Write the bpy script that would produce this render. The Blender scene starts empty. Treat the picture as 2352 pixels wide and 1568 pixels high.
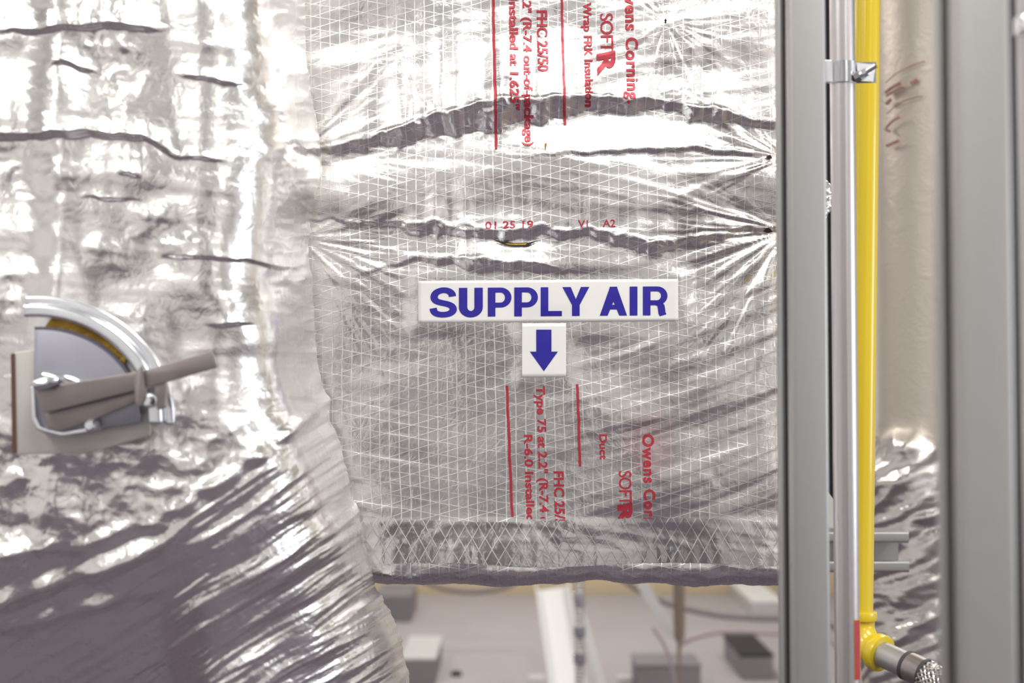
import bpy, bmesh, math, random
import numpy as np
from mathutils import Vector, Matrix
random.seed(7); np.random.seed(7)
PI = math.pi
SC = bpy.context.scene
COL = SC.collection

# ------------------------------------------------------------------ camera, world, lights, exposure
W, H, FPX = 2352.0, 1568.0, 50.0/36.0*2352.0
CAM = Vector((0.0, -1.94, 1.30)); PITCH = math.radians(2.0)
cd = bpy.data.cameras.new('camera'); cam = bpy.data.objects.new('camera', cd); COL.objects.link(cam)
cd.lens = 50; cd.sensor_width = 36; cd.clip_start = 0.02
cam.location = CAM; cam.rotation_euler = (PI/2+PITCH, 0, 0)
cd.dof.use_dof = True; cd.dof.focus_distance = 1.93; cd.dof.aperture_fstop = 3.4
SC.camera = cam
wd = bpy.data.worlds.new('world'); SC.world = wd; wd.use_nodes = True
wd.node_tree.nodes['Background'].inputs[0].default_value = (0.95, 0.97, 1.0, 1)
wd.node_tree.nodes['Background'].inputs[1].default_value = 0.25
SC.view_settings.view_transform = 'Standard'; SC.view_settings.look = 'None'
SC.view_settings.gamma = 1.0; SC.view_settings.use_curve_mapping = False
SC.view_settings.exposure = -0.42
SC.cycles.use_denoising = True
SC.cycles.max_bounces = 8; SC.cycles.glossy_bounces = 5; SC.cycles.diffuse_bounces = 3
SC.cycles.sample_clamp_indirect = 6.0
CEIL = 3.2; RXW = 4.0
def area(name, loc, sx, sy, power, col=(1, .97, .92), rot=(0, 0, 0)):
    l = bpy.data.lights.new(name, 'AREA'); l.shape = 'RECTANGLE'; l.size = sx; l.size_y = sy
    l.energy = power; l.color = col
    o = bpy.data.objects.new(name, l); o.location = loc; o.rotation_euler = rot; COL.objects.link(o); return o
for k, (x, y, p) in enumerate([(-1.7, -1.7, 75), (0.3, -1.7, 75), (2.1, -1.4, 75), (-1.9, -4.0, 40), (1.9, -4.0, 40)]):
    area('ceiling_lamp', (x, y, CEIL-.14), .9, 1.2, p)
area('added_right_fill', (RXW-.06, -1.2, 1.6), 1.3, 1.3, 55, (.86, .92, 1), (0, PI/2, 0))  # added bluish fill by the solid right wall, standing in for daylight
for x, y, p in [(-1.6, 2.0, 80), (1.6, 2.0, 80), (0, 5.4, 90)]:
    area('rear_lamp', (x, y, CEIL-.14), .30, 1.5, p, (1, .95, .88))

# ------------------------------------------------------------------ pixel <-> world
cp, sp = math.cos(PITCH), math.sin(PITCH)
def at(px, py, Y):
    """world point seen at photo pixel (px,py) on the plane y = Y"""
    a = (px-W/2)/FPX; b = (H/2-py)/FPX
    d = Vector((a, cp-b*sp, sp+b*cp)); t = (Y-CAM.y)/d.y
    return CAM+d*t
def proj(x, y, z):
    dx, dy, dz = x-CAM.x, y-CAM.y, z-CAM.z
    f = dy*cp+dz*sp; u = -dy*sp+dz*cp
    return W/2+FPX*dx/f, H/2-FPX*u/f
def mpp(Y): return (Y-CAM.y)/FPX        # metres per pixel at depth plane Y

# ------------------------------------------------------------------ noise
def _hash(xi, yi, seed):
    h = (xi*374761393+yi*668265263+seed*974634777) & 0xffffffff
    h = ((h ^ (h >> 13))*1274126177) & 0xffffffff
    h = (h ^ (h >> 16)) & 0xffffffff
    return h/4294967296.0
def perlin(x, y, seed=0):
    x = np.asarray(x, float); y = np.asarray(y, float); x, y = np.broadcast_arrays(x, y)
    xi = np.floor(x).astype(np.int64); yi = np.floor(y).astype(np.int64); xf = x-xi; yf = y-yi
    def g(i, j):
        a = _hash(xi+i, yi+j, seed)*2*PI
        return np.cos(a)*(xf-i)+np.sin(a)*(yf-j)
    u = xf**3*(xf*(xf*6-15)+10); v = yf**3*(yf*(yf*6-15)+10)
    a = g(0, 0)*(1-u)+g(1, 0)*u; b = g(0, 1)*(1-u)+g(1, 1)*u
    return (a*(1-v)+b*v)*1.5
def fbm(x, y, seed, o=3):
    s = 0; a = 1.0
    for k in range(o): s = s+a*perlin(x*2**k, y*2**k, seed+k*17); a *= .5
    return s
def ridge(x, y, seed):                                              # folds: mostly smooth, with softened crests
    n = perlin(x, y, seed); return .55*(1-np.sqrt(n*n+.0025)*1.6)+.45*perlin(x*.8+7.3, y*.8, seed+500)
def sst(a, b, x):
    t = np.clip((x-a)/(b-a), 0, 1); return t*t*(3-2*t)
def lin(pts, x):
    p = np.array(pts, float); return np.interp(x, p[:, 0], p[:, 1])

# ------------------------------------------------------------------ materials
def mat(name, base=(.8, .8, .8), metal=0., rough=.5, spec=.5, bump=None, var=None, coat=0.):
    m = bpy.data.materials.new(name); m.use_nodes = True; nt = m.node_tree
    b = nt.nodes['Principled BSDF']; b.inputs['Base Color'].default_value = (*base, 1)
    b.inputs['Metallic'].default_value = metal; b.inputs['Roughness'].default_value = rough
    b.inputs['Specular IOR Level'].default_value = spec; b.inputs['Coat Weight'].default_value = coat
    tc = nt.nodes.new('ShaderNodeTexCoord')
    if var:      # (scale, amount, stretch xyz)
        mp = nt.nodes.new('ShaderNodeMapping'); mp.inputs['Scale'].default_value = var[2]
        n = nt.nodes.new('ShaderNodeTexNoise'); n.inputs['Scale'].default_value = var[0]; n.inputs['Detail'].default_value = 5
        nt.links.new(tc.outputs['Object'], mp.inputs[0]); nt.links.new(mp.outputs[0], n.inputs['Vector'])
        mx = nt.nodes.new('ShaderNodeMix'); mx.data_type = 'RGBA'
        mx.inputs['A'].default_value = (*[c*(1-var[1]) for c in base], 1)
        mx.inputs['B'].default_value = (*[min(1, c*(1+var[1])) for c in base], 1)
        nt.links.new(n.outputs['Fac'], mx.inputs['Factor']); nt.links.new(mx.outputs['Result'], b.inputs['Base Color'])
    if bump:     # (scale, strength, distance)
        n = nt.nodes.new('ShaderNodeTexNoise'); n.inputs['Scale'].default_value = bump[0]; n.inputs['Detail'].default_value = 4
        nt.links.new(tc.outputs['Object'], n.inputs['Vector'])
        bp = nt.nodes.new('ShaderNodeBump'); bp.inputs['Strength'].default_value = bump[1]; bp.inputs['Distance'].default_value = bump[2]
        nt.links.new(n.outputs['Fac'], bp.inputs['Height']); nt.links.new(bp.outputs[0], b.inputs['Normal'])
    return m

def foil(name, base=(.87, .855, .845), rough=.2, lines=(), fine=.5, ghost=None):
    """aluminium foil facing: metallic, micro crinkles and reinforcing yarn lines (a, b, spacing) = direction (x,z) of the line normal"""
    m = mat(name, base, 1.0, rough); nt = m.node_tree; N = nt.nodes; L = nt.links; b = N['Principled BSDF']
    tc = N.new('ShaderNodeTexCoord')
    def math_(op, a, c=None, clamp=False):
        n = N.new('ShaderNodeMath'); n.operation = op; n.use_clamp = clamp
        for k, v in enumerate((a, c)):
            if v is None: continue
            if isinstance(v, (int, float)): n.inputs[k].default_value = v
            else: L.new(v, n.inputs[k])
        return n.outputs[0]
    def noise(sc, det, rgh=.55, dist=0.):
        n = N.new('ShaderNodeTexNoise'); n.inputs['Scale'].default_value = sc; n.inputs['Detail'].default_value = det
        n.inputs['Roughness'].default_value = rgh; n.inputs['Distortion'].default_value = dist
        L.new(tc.outputs['Object'], n.inputs['Vector']); return n.outputs['Fac']
    # crinkles: creased (folded) noise
    n1 = noise(26, 3, .55, .6); c1 = math_('ABSOLUTE', math_('SUBTRACT', n1, .5))
    n2 = noise(75, 3, .6, .5); c2 = math_('ABSOLUTE', math_('SUBTRACT', n2, .5))
    hgt = math_('ADD', math_('MULTIPLY', c1, .8), math_('MULTIPLY', c2, .30))
    bp = N.new('ShaderNodeBump'); bp.inputs['Strength'].default_value = fine; bp.inputs['Distance'].default_value = .004
    L.new(hgt, bp.inputs['Height']); last = bp.outputs[0]
    rn = noise(9, 4)
    rgh = math_('ADD', math_('MULTIPLY', math_('SUBTRACT', rn, .5), .22), rough)
    if lines:
        sep = N.new('ShaderNodeSeparateXYZ'); L.new(tc.outputs['Object'], sep.inputs[0])
        wob = math_('MULTIPLY', math_('SUBTRACT', noise(6, 2), .5), .010)
        tot = None
        for (a, c, spc, wd_) in lines:
            q = math_('ADD', math_('MULTIPLY', sep.outputs['X'], a), math_('MULTIPLY', sep.outputs['Z'], c))
            q = math_('DIVIDE', math_('ADD', q, wob), spc)
            d = math_('MULTIPLY', math_('ABSOLUTE', math_('SUBTRACT', math_('FRACT', q), .5)), spc)
            k = math_('SUBTRACT', 1.0, math_('DIVIDE', d, wd_), True)
            tot = k if tot is None else math_('MAXIMUM', tot, k)
        tot = math_('MULTIPLY', tot, math_('MULTIPLY', math_('SUBTRACT', noise(17, 3), .10, True), 1.9, True), True)
        b2 = N.new('ShaderNodeBump'); b2.inputs['Strength'].default_value = .17; b2.inputs['Distance'].default_value = .0008
        L.new(tot, b2.inputs['Height']); L.new(last, b2.inputs['Normal']); last = b2.outputs[0]
        rgh = math_('ADD', rgh, math_('MULTIPLY', tot, .22))
    if ghost:    # faint transferred print: (x, z, rx, rz)
        sep2 = N.new('ShaderNodeSeparateXYZ'); L.new(tc.outputs['Object'], sep2.inputs[0])
        gx = math_('DIVIDE', math_('SUBTRACT', sep2.outputs['X'], ghost[0]), ghost[2])
        gz = math_('DIVIDE', math_('SUBTRACT', sep2.outputs['Z'], ghost[1]), ghost[3])
        r2 = math_('ADD', math_('MULTIPLY', gx, gx), math_('MULTIPLY', gz, gz))
        k = math_('MULTIPLY', math_('SUBTRACT', 1.0, r2, True), math_('MULTIPLY', noise(60, 2), 1.1), True)
        mx = N.new('ShaderNodeMix'); mx.data_type = 'RGBA'
        mx.inputs['A'].default_value = (*base, 1); mx.inputs['B'].default_value = (.80, .52, .54, 1)
        L.new(k, mx.inputs['Factor']); L.new(mx.outputs['Result'], b.inputs['Base Color'])
    L.new(last, b.inputs['Normal']); L.new(rgh, b.inputs['Roughness'])
    return m

gp = at(1490, 1020, 0)
YARN = [(1, .012, .0131, .0008), (-.29, .957, .0160, .0007), (.17, .985, .0165, .0006)]
M_FOIL = foil('foil_facing', rough=.26, fine=.32, lines=YARN, ghost=(gp.x, gp.z, .045, .06))
M_TAPE = foil('foil_tape', (.82, .81, .81), .22, [(.86, .5, .0155, .0008), (-.86, .5, .0155, .0008)], .25)
M_FOIL2 = foil('foil_facing_left', (.88, .865, .85), .27, (), .5)
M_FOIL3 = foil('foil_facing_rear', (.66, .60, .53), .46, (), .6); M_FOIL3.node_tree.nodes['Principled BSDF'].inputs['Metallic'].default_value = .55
M_STRUT = mat('galvanised_strut', (.40, .395, .39), .75, .42, bump=(60, .08, .002), var=(14, .08, (1, 1, .15)))
M_EMT = mat('galvanised_conduit', (.56, .54, .55), .85, .33, bump=(90, .06, .002), var=(30, .06, (1, 1, .2)))
M_ZINC = mat('bright_zinc', (.80, .82, .86), 1., .2, bump=(50, .1, .002))
M_STEEL = mat('worn_steel', (.31, .275, .27), .85, .38, bump=(60, .15, .002), var=(25, .25, (1, 1, 1)))
M_DIAL = mat('blue_grey_steel', (.36, .36, .42), .75, .36, var=(18, .12, (1, 1, 1)))
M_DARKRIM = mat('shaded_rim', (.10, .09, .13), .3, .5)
M_PLATE = mat('dull_plate', (.52, .50, .48), .5, .45, var=(20, .08, (1, 1, 1)))
M_YELLOW = mat('yellow_gas_paint', (.62, .455, .014), 0., .28, coat=.3, bump=(35, .06, .002), var=(9, .10, (1, 1, .4)))
M_BLACK = mat('black_rubber', (.012, .008, .012), 0., .7, bump=(80, .2, .002))
M_HOLE = mat('dark_tear', (.03, .022, .015), 0., .9)
M_RUST = mat('rust', (.10, .045, .03), 0., .8)
M_WOOL = mat('yellow_glass_wool', (.46, .29, .05), 0., .95, bump=(110, 1., .008), var=(45, .85, (1, 1, 1)))
M_RED = mat('red_ink', (.42, .035, .055), .25, .38, var=(160, .25, (1, 1, 1)))
M_REDF = mat('faded_red_ink', (.52, .29, .26), .3, .5)
M_BLUE = mat('blue_ink', (.022, .015, .30), 0., .35, var=(30, .15, (1, 1, 1)))
M_VINYL = mat('white_vinyl', (.78, .775, .76), 0., .32, bump=(20, .08, .002))
M_BRAID = mat('braided_steel', (.55, .52, .50), 1., .28)
M_DARKHOSE = mat('dark_liner', (.05, .045, .05), 0., .7)
M_PAD = mat('pale_concrete', (.36, .335, .345), 0., .55, bump=(12, .1, .01), var=(2.2, .10, (1, 1, 1)))
M_FLOOR = mat('dark_floor', (.062, .046, .068), 0., .55, bump=(14, .1, .01), var=(3, .2, (1, 1, 1)))
M_WALL = mat('white_paint', (.80, .79, .785), 0., .7, bump=(40, .05, .002))
M_CEIL = mat('ceiling_paint', (.50, .495, .49), 0., .8)
M_BEIGE = mat('beige_paint', (.60, .49, .33), 0., .7, bump=(40, .05, .002))
M_DARKPANEL = mat('dark_panel', (.020, .016, .022), 0., .5)  # for the added panel that darkens the foil reflection
M_BOX = mat('grey_box', (.20, .185, .20), .2, .5, var=(12, .12, (1, 1, 1)))
M_LID = mat('pale_lid', (.55, .54, .54), .2, .45, var=(12, .1, (1, 1, 1)))
M_WHITE = mat('white_enamel', (.8, .8, .8), 0., .4)
M_BROWN = mat('brown_rod', (.30, .235, .19), .5, .45)
M_CABLE = mat('grey_cable', (.16, .14, .15), 0., .5)
M_CABLE2 = mat('mauve_cable', (.36, .29, .31), 0., .5)

# ------------------------------------------------------------------ object helpers
def thing(name, label, cat, loc=(0, 0, 0), group=None):
    o = bpy.data.objects.new(name, None); COL.objects.link(o); o.location = loc; o.empty_display_size = .05
    o['label'] = label; o['category'] = cat
    if group: o['group'] = group
    return o
def tag(o, label, cat, group=None):
    o['label'] = label; o['category'] = cat
    if group: o['group'] = group
    return o
def root_of(p):
    v = Vector((0, 0, 0))
    while p is not None: v += p.location; p = p.parent
    return v
def link(name, me, m, parent=None, smooth=True, kind=None, label=None):
    """mesh in world coordinates, linked (and parented without moving)"""
    o = bpy.data.objects.new(name, me); COL.objects.link(o)
    for mm in (m if isinstance(m, (list, tuple)) else [m]): me.materials.append(mm)
    if smooth: me.polygons.foreach_set('use_smooth', [True]*len(me.polygons))
    if parent is not None:
        o.parent = parent; o.matrix_parent_inverse = Matrix.Translation(-root_of(parent))
    if kind: o['kind'] = kind
    if label: o['label'] = label
    return o
def obj(name, bm, m, parent=None, smooth=False, kind=None, label=None, bevel=0, seg=2):
    if bevel:
        bmesh.ops.remove_doubles(bm, verts=bm.verts, dist=1e-6)
        es = [e for e in bm.edges if len(e.link_faces) == 2 and e.calc_face_angle(0) > .6]
        bmesh.ops.bevel(bm, geom=es, offset=bevel, segments=seg, affect='EDGES', profile=.6)
    bmesh.ops.recalc_face_normals(bm, faces=bm.faces)
    me = bpy.data.meshes.new(name); bm.to_mesh(me); bm.free()
    o = link(name, me, m, parent, False, kind, label)
    if smooth:
        me.polygons.foreach_set('use_smooth', [True]*len(me.polygons))
        try: me.set_sharp_from_angle(angle=.7)
        except Exception: pass
    return o
def NB(): return bmesh.new()
def box(bm, a, b, M=None):
    vs = []
    for z in (a[2], b[2]):
        for x, y in ((a[0], a[1]), (b[0], a[1]), (b[0], b[1]), (a[0], b[1])):
            v = Vector((x, y, z)); vs.append(bm.verts.new(M @ v if M else v))
    for f in ((0, 3, 2, 1), (4, 5, 6, 7), (0, 1, 5, 4), (1, 2, 6, 5), (2, 3, 7, 6), (3, 0, 4, 7)):
        bm.faces.new([vs[i] for i in f])
def prism(bm, poly, M, depth):
    """poly of (x,y) in local plane, extruded along local z by depth"""
    a = [bm.verts.new(M @ Vector((x, y, 0))) for x, y in poly]; b = [bm.verts.new(M @ Vector((x, y, depth))) for x, y in poly]
    n = len(poly); bm.faces.new(a[::-1]); bm.faces.new(b)
    for i in range(n): bm.faces.new((a[i], a[(i+1) % n], b[(i+1) % n], b[i]))
def frames(pts):
    pts = [Vector(p) for p in pts]; out = []; up = None
    for i, p in enumerate(pts):
        t = (pts[min(i+1, len(pts)-1)]-pts[max(i-1, 0)]).normalized()
        if up is None:
            up = Vector((0, 0, 1)) if abs(t.z) < .9 else Vector((0, -1, 0))
        n = (up-t*up.dot(t)).normalized(); up = n
        out.append((p, n, t.cross(n)))
    return out
def tube(bm, pts, r, seg=16, cap=True):
    rings = []; fr = frames(pts)
    for i, (p, n, b) in enumerate(fr):
        rr = r[i] if isinstance(r, (list, tuple)) else r
        rings.append([bm.verts.new(p+(n*math.cos(2*PI*k/seg)+b*math.sin(2*PI*k/seg))*rr) for k in range(seg)])
    for a, c in zip(rings[:-1], rings[1:]):
        for k in range(seg): bm.faces.new((a[k], a[(k+1) % seg], c[(k+1) % seg], c[k]))
    if cap: bm.faces.new(rings[0][::-1]); bm.faces.new(rings[-1])
def smooth_path(pts, n=24):
    pts = [Vector(p) for p in pts]; P = [pts[0]*2-pts[1]]+pts+[pts[-1]*2-pts[-2]]; out = []
    for i in range(1, len(P)-2):
        for k in range(n):
            t = k/n; a, b, c, d = P[i-1], P[i], P[i+1], P[i+2]
            out.append(.5*((2*b)+(c-a)*t+(2*a-5*b+4*c-d)*t*t+(3*b-a-3*c+d)*t**3))
    return out+[pts[-1]]
def round_path(pts, r, n=5):
    """2D polyline with rounded corners"""
    out = [Vector(pts[0])]
    for a, b, c in zip(pts[:-2], pts[1:-1], pts[2:]):
        a, b, c = Vector(a), Vector(b), Vector(c)
        rr = min(r, (a-b).length*.49, (c-b).length*.49); p = b+(a-b).normalized()*rr; q = b+(c-b).normalized()*rr
        for k in range(n+1):
            t = k/n; out.append(p*(1-t)**2+b*2*t*(1-t)+q*t*t)
    return out+[Vector(pts[-1])]
def sheet(bm, path, t, M, L0, L1):
    """thin bent sheet: 2D path with thickness t, extruded along local z from L0 to L1"""
    P = [Vector(p) for p in path]; nn = []
    for i in range(len(P)):
        d = (P[min(i+1, len(P)-1)]-P[max(i-1, 0)]).normalized(); nn.append(Vector((-d.y, d.x)))
    o = [p+n*t/2 for p, n in zip(P, nn)]; i_ = [p-n*t/2 for p, n in zip(P, nn)]
    ring = o+i_[::-1]
    a = [bm.verts.new(M @ Vector((p.x, p.y, L0))) for p in ring]; b = [bm.verts.new(M @ Vector((p.x, p.y, L1))) for p in ring]
    n = len(ring); h = len(P)
    for k in range(n): bm.faces.new((a[k], a[(k+1) % n], b[(k+1) % n], b[k]))
    for k in range(h-1):
        bm.faces.new((a[k], a[n-1-k], a[n-2-k], a[k+1])); bm.faces.new((b[k], b[k+1], b[n-2-k], b[n-1-k]))
def grid_mesh(name, P, flip=False):
    """P: (rows, cols, 3) array -> mesh of quads"""
    R, C, _ = P.shape; me = bpy.data.meshes.new(name)
    i = np.arange(R*C).reshape(R, C)
    q = np.stack([i[:-1, :-1], i[:-1, 1:], i[1:, 1:], i[1:, :-1]], -1).reshape(-1, 4)
    if flip: q = q[:, ::-1]
    nq = len(q)
    me.vertices.add(R*C); me.vertices.foreach_set('co', P.astype(np.float32).ravel())
    me.loops.add(nq*4); me.loops.foreach_set('vertex_index', q.astype(np.int32).ravel())
    me.polygons.add(nq); me.polygons.foreach_set('loop_start', np.arange(0, nq*4, 4, dtype=np.int32))
    me.update(calc_edges=True); me.validate(); return me
def grid_normals(P):
    du = np.gradient(P, axis=1); dv = np.gradient(P, axis=0); n = np.cross(du, dv)
    return n/np.maximum(np.linalg.norm(n, axis=-1, keepdims=True), 1e-12)

# ------------------------------------------------------------------ room shell
def struct(name, a, b, m):
    bm = NB(); box(bm, a, b); o = obj(name, bm, m); o['kind'] = 'structure'; return o
RX, YB, YF = 4.0, -5.2, 6.95
struct('floor', (-RX, YB, -.1), (RX, YF, 0), M_FLOOR)
struct('ceiling', (-RX, YB, CEIL), (RX, YF, CEIL+.1), M_CEIL)
struct('wall_left', (-RX-.1, YB, 0), (-RX, YF, CEIL), M_WALL)
struct('wall_right', (RX, YB, 0), (RX+.1, YF, CEIL), M_WALL)
struct('wall_back', (-RX, YB-.1, 0), (RX, YB, CEIL), M_WALL)
struct('wall_front', (-RX, YF, 0), (RX, YF+.1, CEIL), M_WALL)
struct('baseboard_front', (-RX, YF-.04, 0), (RX, YF, .40), M_BEIGE)
bm = NB()
for a, b in (((-.7, -.7), (.7, -.65)), ((-.7, .65), (.7, .7)), ((-.7, -.65), (-.65, .65)), ((.65, -.65), (.7, .65)), ((-.02, -.65), (.02, .65))):
    box(bm, (RX-.05, -1.2+a[0], 1.6+a[1]), (RX, -1.2+b[0], 1.6+b[1]))
o = obj('added_window_frame', bm, M_WALL); o['kind'] = 'structure'  # added frame around the fill light; the wall has no opening

# ------------------------------------------------------------------ the main duct
mp0 = mpp(0)
SEAM1 = [(600, 372), (720, 345), (800, 328), (900, 300), (1000, 265), (1100, 243), (1200, 235), (1300, 227), (1400, 221), (1500, 232), (1600, 246), (1640, 252), (1700, 268), (1800, 290), (1900, 300)]
W1 = [(600, 8), (720, 12), (850, 22), (950, 45), (1050, 62), (1150, 60), (1250, 45), (1330, 34), (1420, 28), (1500, 20), (1560, 25), (1640, 36), (1680, 16), (1780, 12)]
SEAM2 = [(600, 492), (760, 500), (900, 512), (1000, 513), (1100, 522), (1250, 522), (1350, 530), (1420, 535), (1490, 552), (1560, 548), (1650, 532), (1780, 515), (1900, 515)]
W2 = [(600, 5), (760, 6), (900, 12), (980, 26), (1100, 26), (1250, 24), (1330, 16), (1420, 22), (1490, 32), (1560, 20), (1650, 16), (1780, 12)]
SEAM3 = [(1200, 362), (1300, 352), (1450, 344), (1600, 340), (1700, 352), (1765, 366), (1900, 366)]
W3 = [(1200, 1), (1320, 5), (1450, 10), (1600, 12), (1700, 9), (1765, 4), (1900, 4)]
SEAM4 = [(800, 640), (950, 590), (1080, 592), (1200, 600), (1300, 618), (1400, 630)]
W4 = [(800, 0), (950, 10), (1080, 26), (1180, 32), (1260, 18), (1400, 0)]
def step(X, Y, seam, wid, k, up, seed, jit=9):
    jn = perlin(X/60, Y/300, seed)*jit+perlin(X/22, Y/200, seed+1)*jit*.35
    w = lin(wid, X)*(1+.35*perlin(X/45, Y/400, seed+2))
    s = Y-(lin(seam, X)+jn); w = np.maximum(w, .3)
    A = w*mp0*k
    t = np.clip(s/w, 0, 1); fall = 1-t**1.3
    fac = (.0042*ridge(X/58, (Y+.3*X)/38, seed+5)+.0020*ridge(X/24, (Y-.2*X)/20, seed+6))*np.minimum(w/30, 1.2)*sst(-8, 4, s)*(1-sst(.8, 1.5, s/w))
    rise = np.exp(np.minimum(s, 0)/up)
    return A*np.where(s < 0, rise, fall)+fac
def fan(X, Y, cx, cy, k, amp, reach, seed, a0, a1):
    dx, dy = X-cx, Y-cy; r = np.hypot(dx, dy)+1e-6; th = np.arctan2(dy, dx)
    d = np.abs((th-(a0+a1)/2+PI) % (2*PI)-PI); wgt = 1-sst(.6, 1.1, d/(abs(a1-a0)/2))
    f = ridge(th*k, r/260, seed)+.5*ridge(th*k*2.3, r/160, seed+3)
    return amp*f*wgt*np.exp(-r/reach)*sst(0, 60, r)
LAB = [(960, 640, 1558, 742), (1200, 738, 1300, 868)]        # footprint of the two labels in photo pixels
def rectmask(X, Y, r, soft):
    return sst(-soft, 0, X-r[0])*sst(-soft, 0, r[2]-X)*sst(-soft, 0, Y-r[1])*sst(-soft, 0, r[3]-Y)
def face_height(X, Y):
    """bulge of the foil face towards the camera (m) at photo pixel X, Y"""
    h = .0055*fbm(X/420, Y/260, 3, 2)*(.3+.7*(1-np.exp(-((X-1110)/240)**2-((Y-980)/280)**2)))
    # pillows between the pinched lines
    h += .010*np.sin(np.clip((Y-lin(SEAM1, X)-40)/(lin(SEAM2, X)-lin(SEAM1, X)-40), 0, 1)*PI)
    h += step(X, Y, SEAM1, W1, .72, 110, 11)
    h += step(X, Y, SEAM2, W2, .62, 60, 21)
    h += step(X, Y, SEAM3, W3, .6, 40, 31, 5)
    h += step(X, Y, SEAM4, W4, .5, 50, 41, 7)
    # folds that run along the pulled foil
    low = sst(500, 620, Y)*(1-sst(1150, 1220, Y)); upp = 1-sst(250, 340, Y); mid = 1-low-upp; mid = np.clip(mid, 0, 1)
    F = .27*(X-800)-.0004*(X-800)**2; v = Y-F
    calm = 1-.88*np.exp(-(((X-1110)/190)**2)**2-(((Y-1000)/240)**2)**2)
    h += low*calm*(.0024*ridge(X/330, v/62, 5)+.0009*ridge(X/200, v/26, 6)+.00016*ridge(X/110, v/11, 66))
    v2 = Y+.22*(X-700)-.00006*(X-700)**2
    h += upp*(.0021*ridge(X/300, v2/70, 7)+.0008*ridge(X/170, v2/28, 8)+.00014*ridge(X/90, v2/11, 88))
    h += mid*(.0012*ridge(X/320, (Y-.1*X)/48, 9)+.0004*ridge(X/180, (Y-.15*X)/20, 10))
    # pinches
    h += fan(X, Y, 1800, 366, 5, .0060, 170, 51, PI*.75, PI*1.3)
    h += fan(X, Y, 1800, 530, 6, .0085, 240, 52, PI*.52, PI*1.2)
    h += fan(X, Y, 690, 345, 6, .0040, 170, 53, -PI*.33, PI*.2)
    h += fan(X, Y, 690, 545, 6, .0050, 240, 54, -PI*.2, PI*.36)
    h += fan(X, Y, 1527, 50, 5, .0030, 110, 55, -PI*.99, PI*.99)
    # crumple
    cr = .4+.6*sst(-.2, .5, perlin(X/170, Y/150, 61))
    h += cr*calm*(.0007*ridge(X/70, Y/48, 62)+.00026*ridge(X/30, Y/24, 63)+.00009*ridge(X/12, Y/11, 64))
    h = h*(.45+.55*sst(715, 830, X))
    # tape band and rolled bottom edge
    low2 = sst(1185, 1205, Y)
    h += low2*(.0014*ridge(X/130, Y/70, 71)+.0006*ridge((X+Y)/60, (X-Y)/45, 72)+.0002*ridge(X/30, Y/20, 73))
    h += sst(1285, 1310, Y)*(.005*(1+.9*perlin(X/120, Y/200, 74))+.0022*ridge(X/60, Y/30, 75)+.0010*ridge(X/24, Y/16, 76))
    # lower face leans back a little, so it looks towards the floor
    for r in LAB:
        mk = rectmask(X, Y, r, 42)
        
        if mk.max() > .99: lev = (h*(mk > .99)).sum()/(mk > .99).sum()
        h = h*(1-mk)+mk*(lev+.0005+.00035*perlin(X/120, Y/50, 77))
    return h
def py_of(z): return proj(0*z, 0*z, z)[1]
Zb = at(1176, 1338, 0).z
# path down the face, round the bottom and under
RB = .042
zs = np.concatenate([np.linspace(CEIL, 1.88, 16)[:-1], np.linspace(1.88, Zb+RB, 385)])
arc = np.linspace(0, PI/2, 34)[1:]
zz = np.concatenate([zs, Zb+RB-RB*np.sin(arc), np.full(8, Zb)])
yy = np.concatenate([0*zs, RB-RB*np.cos(arc), np.linspace(RB+.02, .42, 8)])
vdist = np.concatenate([[0], np.cumsum(np.hypot(np.diff(zz), np.diff(yy)))])
XR = at(1868, 784, 0).x; RR = .016
xs = np.concatenate([np.linspace(-.335, XR-RR, 440)])
arc2 = np.linspace(0, PI/2, 12)[1:]
xx = np.concatenate([xs, XR-RR+RR*np.sin(arc2), np.full(8, XR)])
yx = np.concatenate([0*xs, RR-RR*np.cos(arc2), np.linspace(RR+.02, .42, 8)])
udist = np.concatenate([[0], np.cumsum(np.hypot(np.diff(xx), np.diff(yx)))])
BX, BZ = np.meshgrid(xx, zz); BY = np.minimum(yx[None, :]+yy[:, None], .42)
BP = np.stack([BX, BY, BZ], -1)
# pixel design space: unrolled distances measured on the plane of the face
UX = (udist-udist[len(xs)-1])[None, :]+xs[-1]; VZ = zs[-1]-(vdist-vdist[len(zs)-1])[:, None]
UX, VZ = np.broadcast_arrays(UX, VZ)
PX, PY = proj(UX, 0*UX, VZ)
HH = face_height(PX, PY)
nrm = grid_normals(BP)
if nrm[100, 200, 1] > 0: nrm = -nrm
DP = BP+nrm*HH[..., None]
duct = thing('supply_air_duct', 'large foil-wrapped duct with red print and the supply air label on its face', 'duct', (0.05, 0.2, Zb))
link('insulation_wrap', grid_mesh('insulation_wrap', DP, flip=False), M_FOIL, duct)
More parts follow.
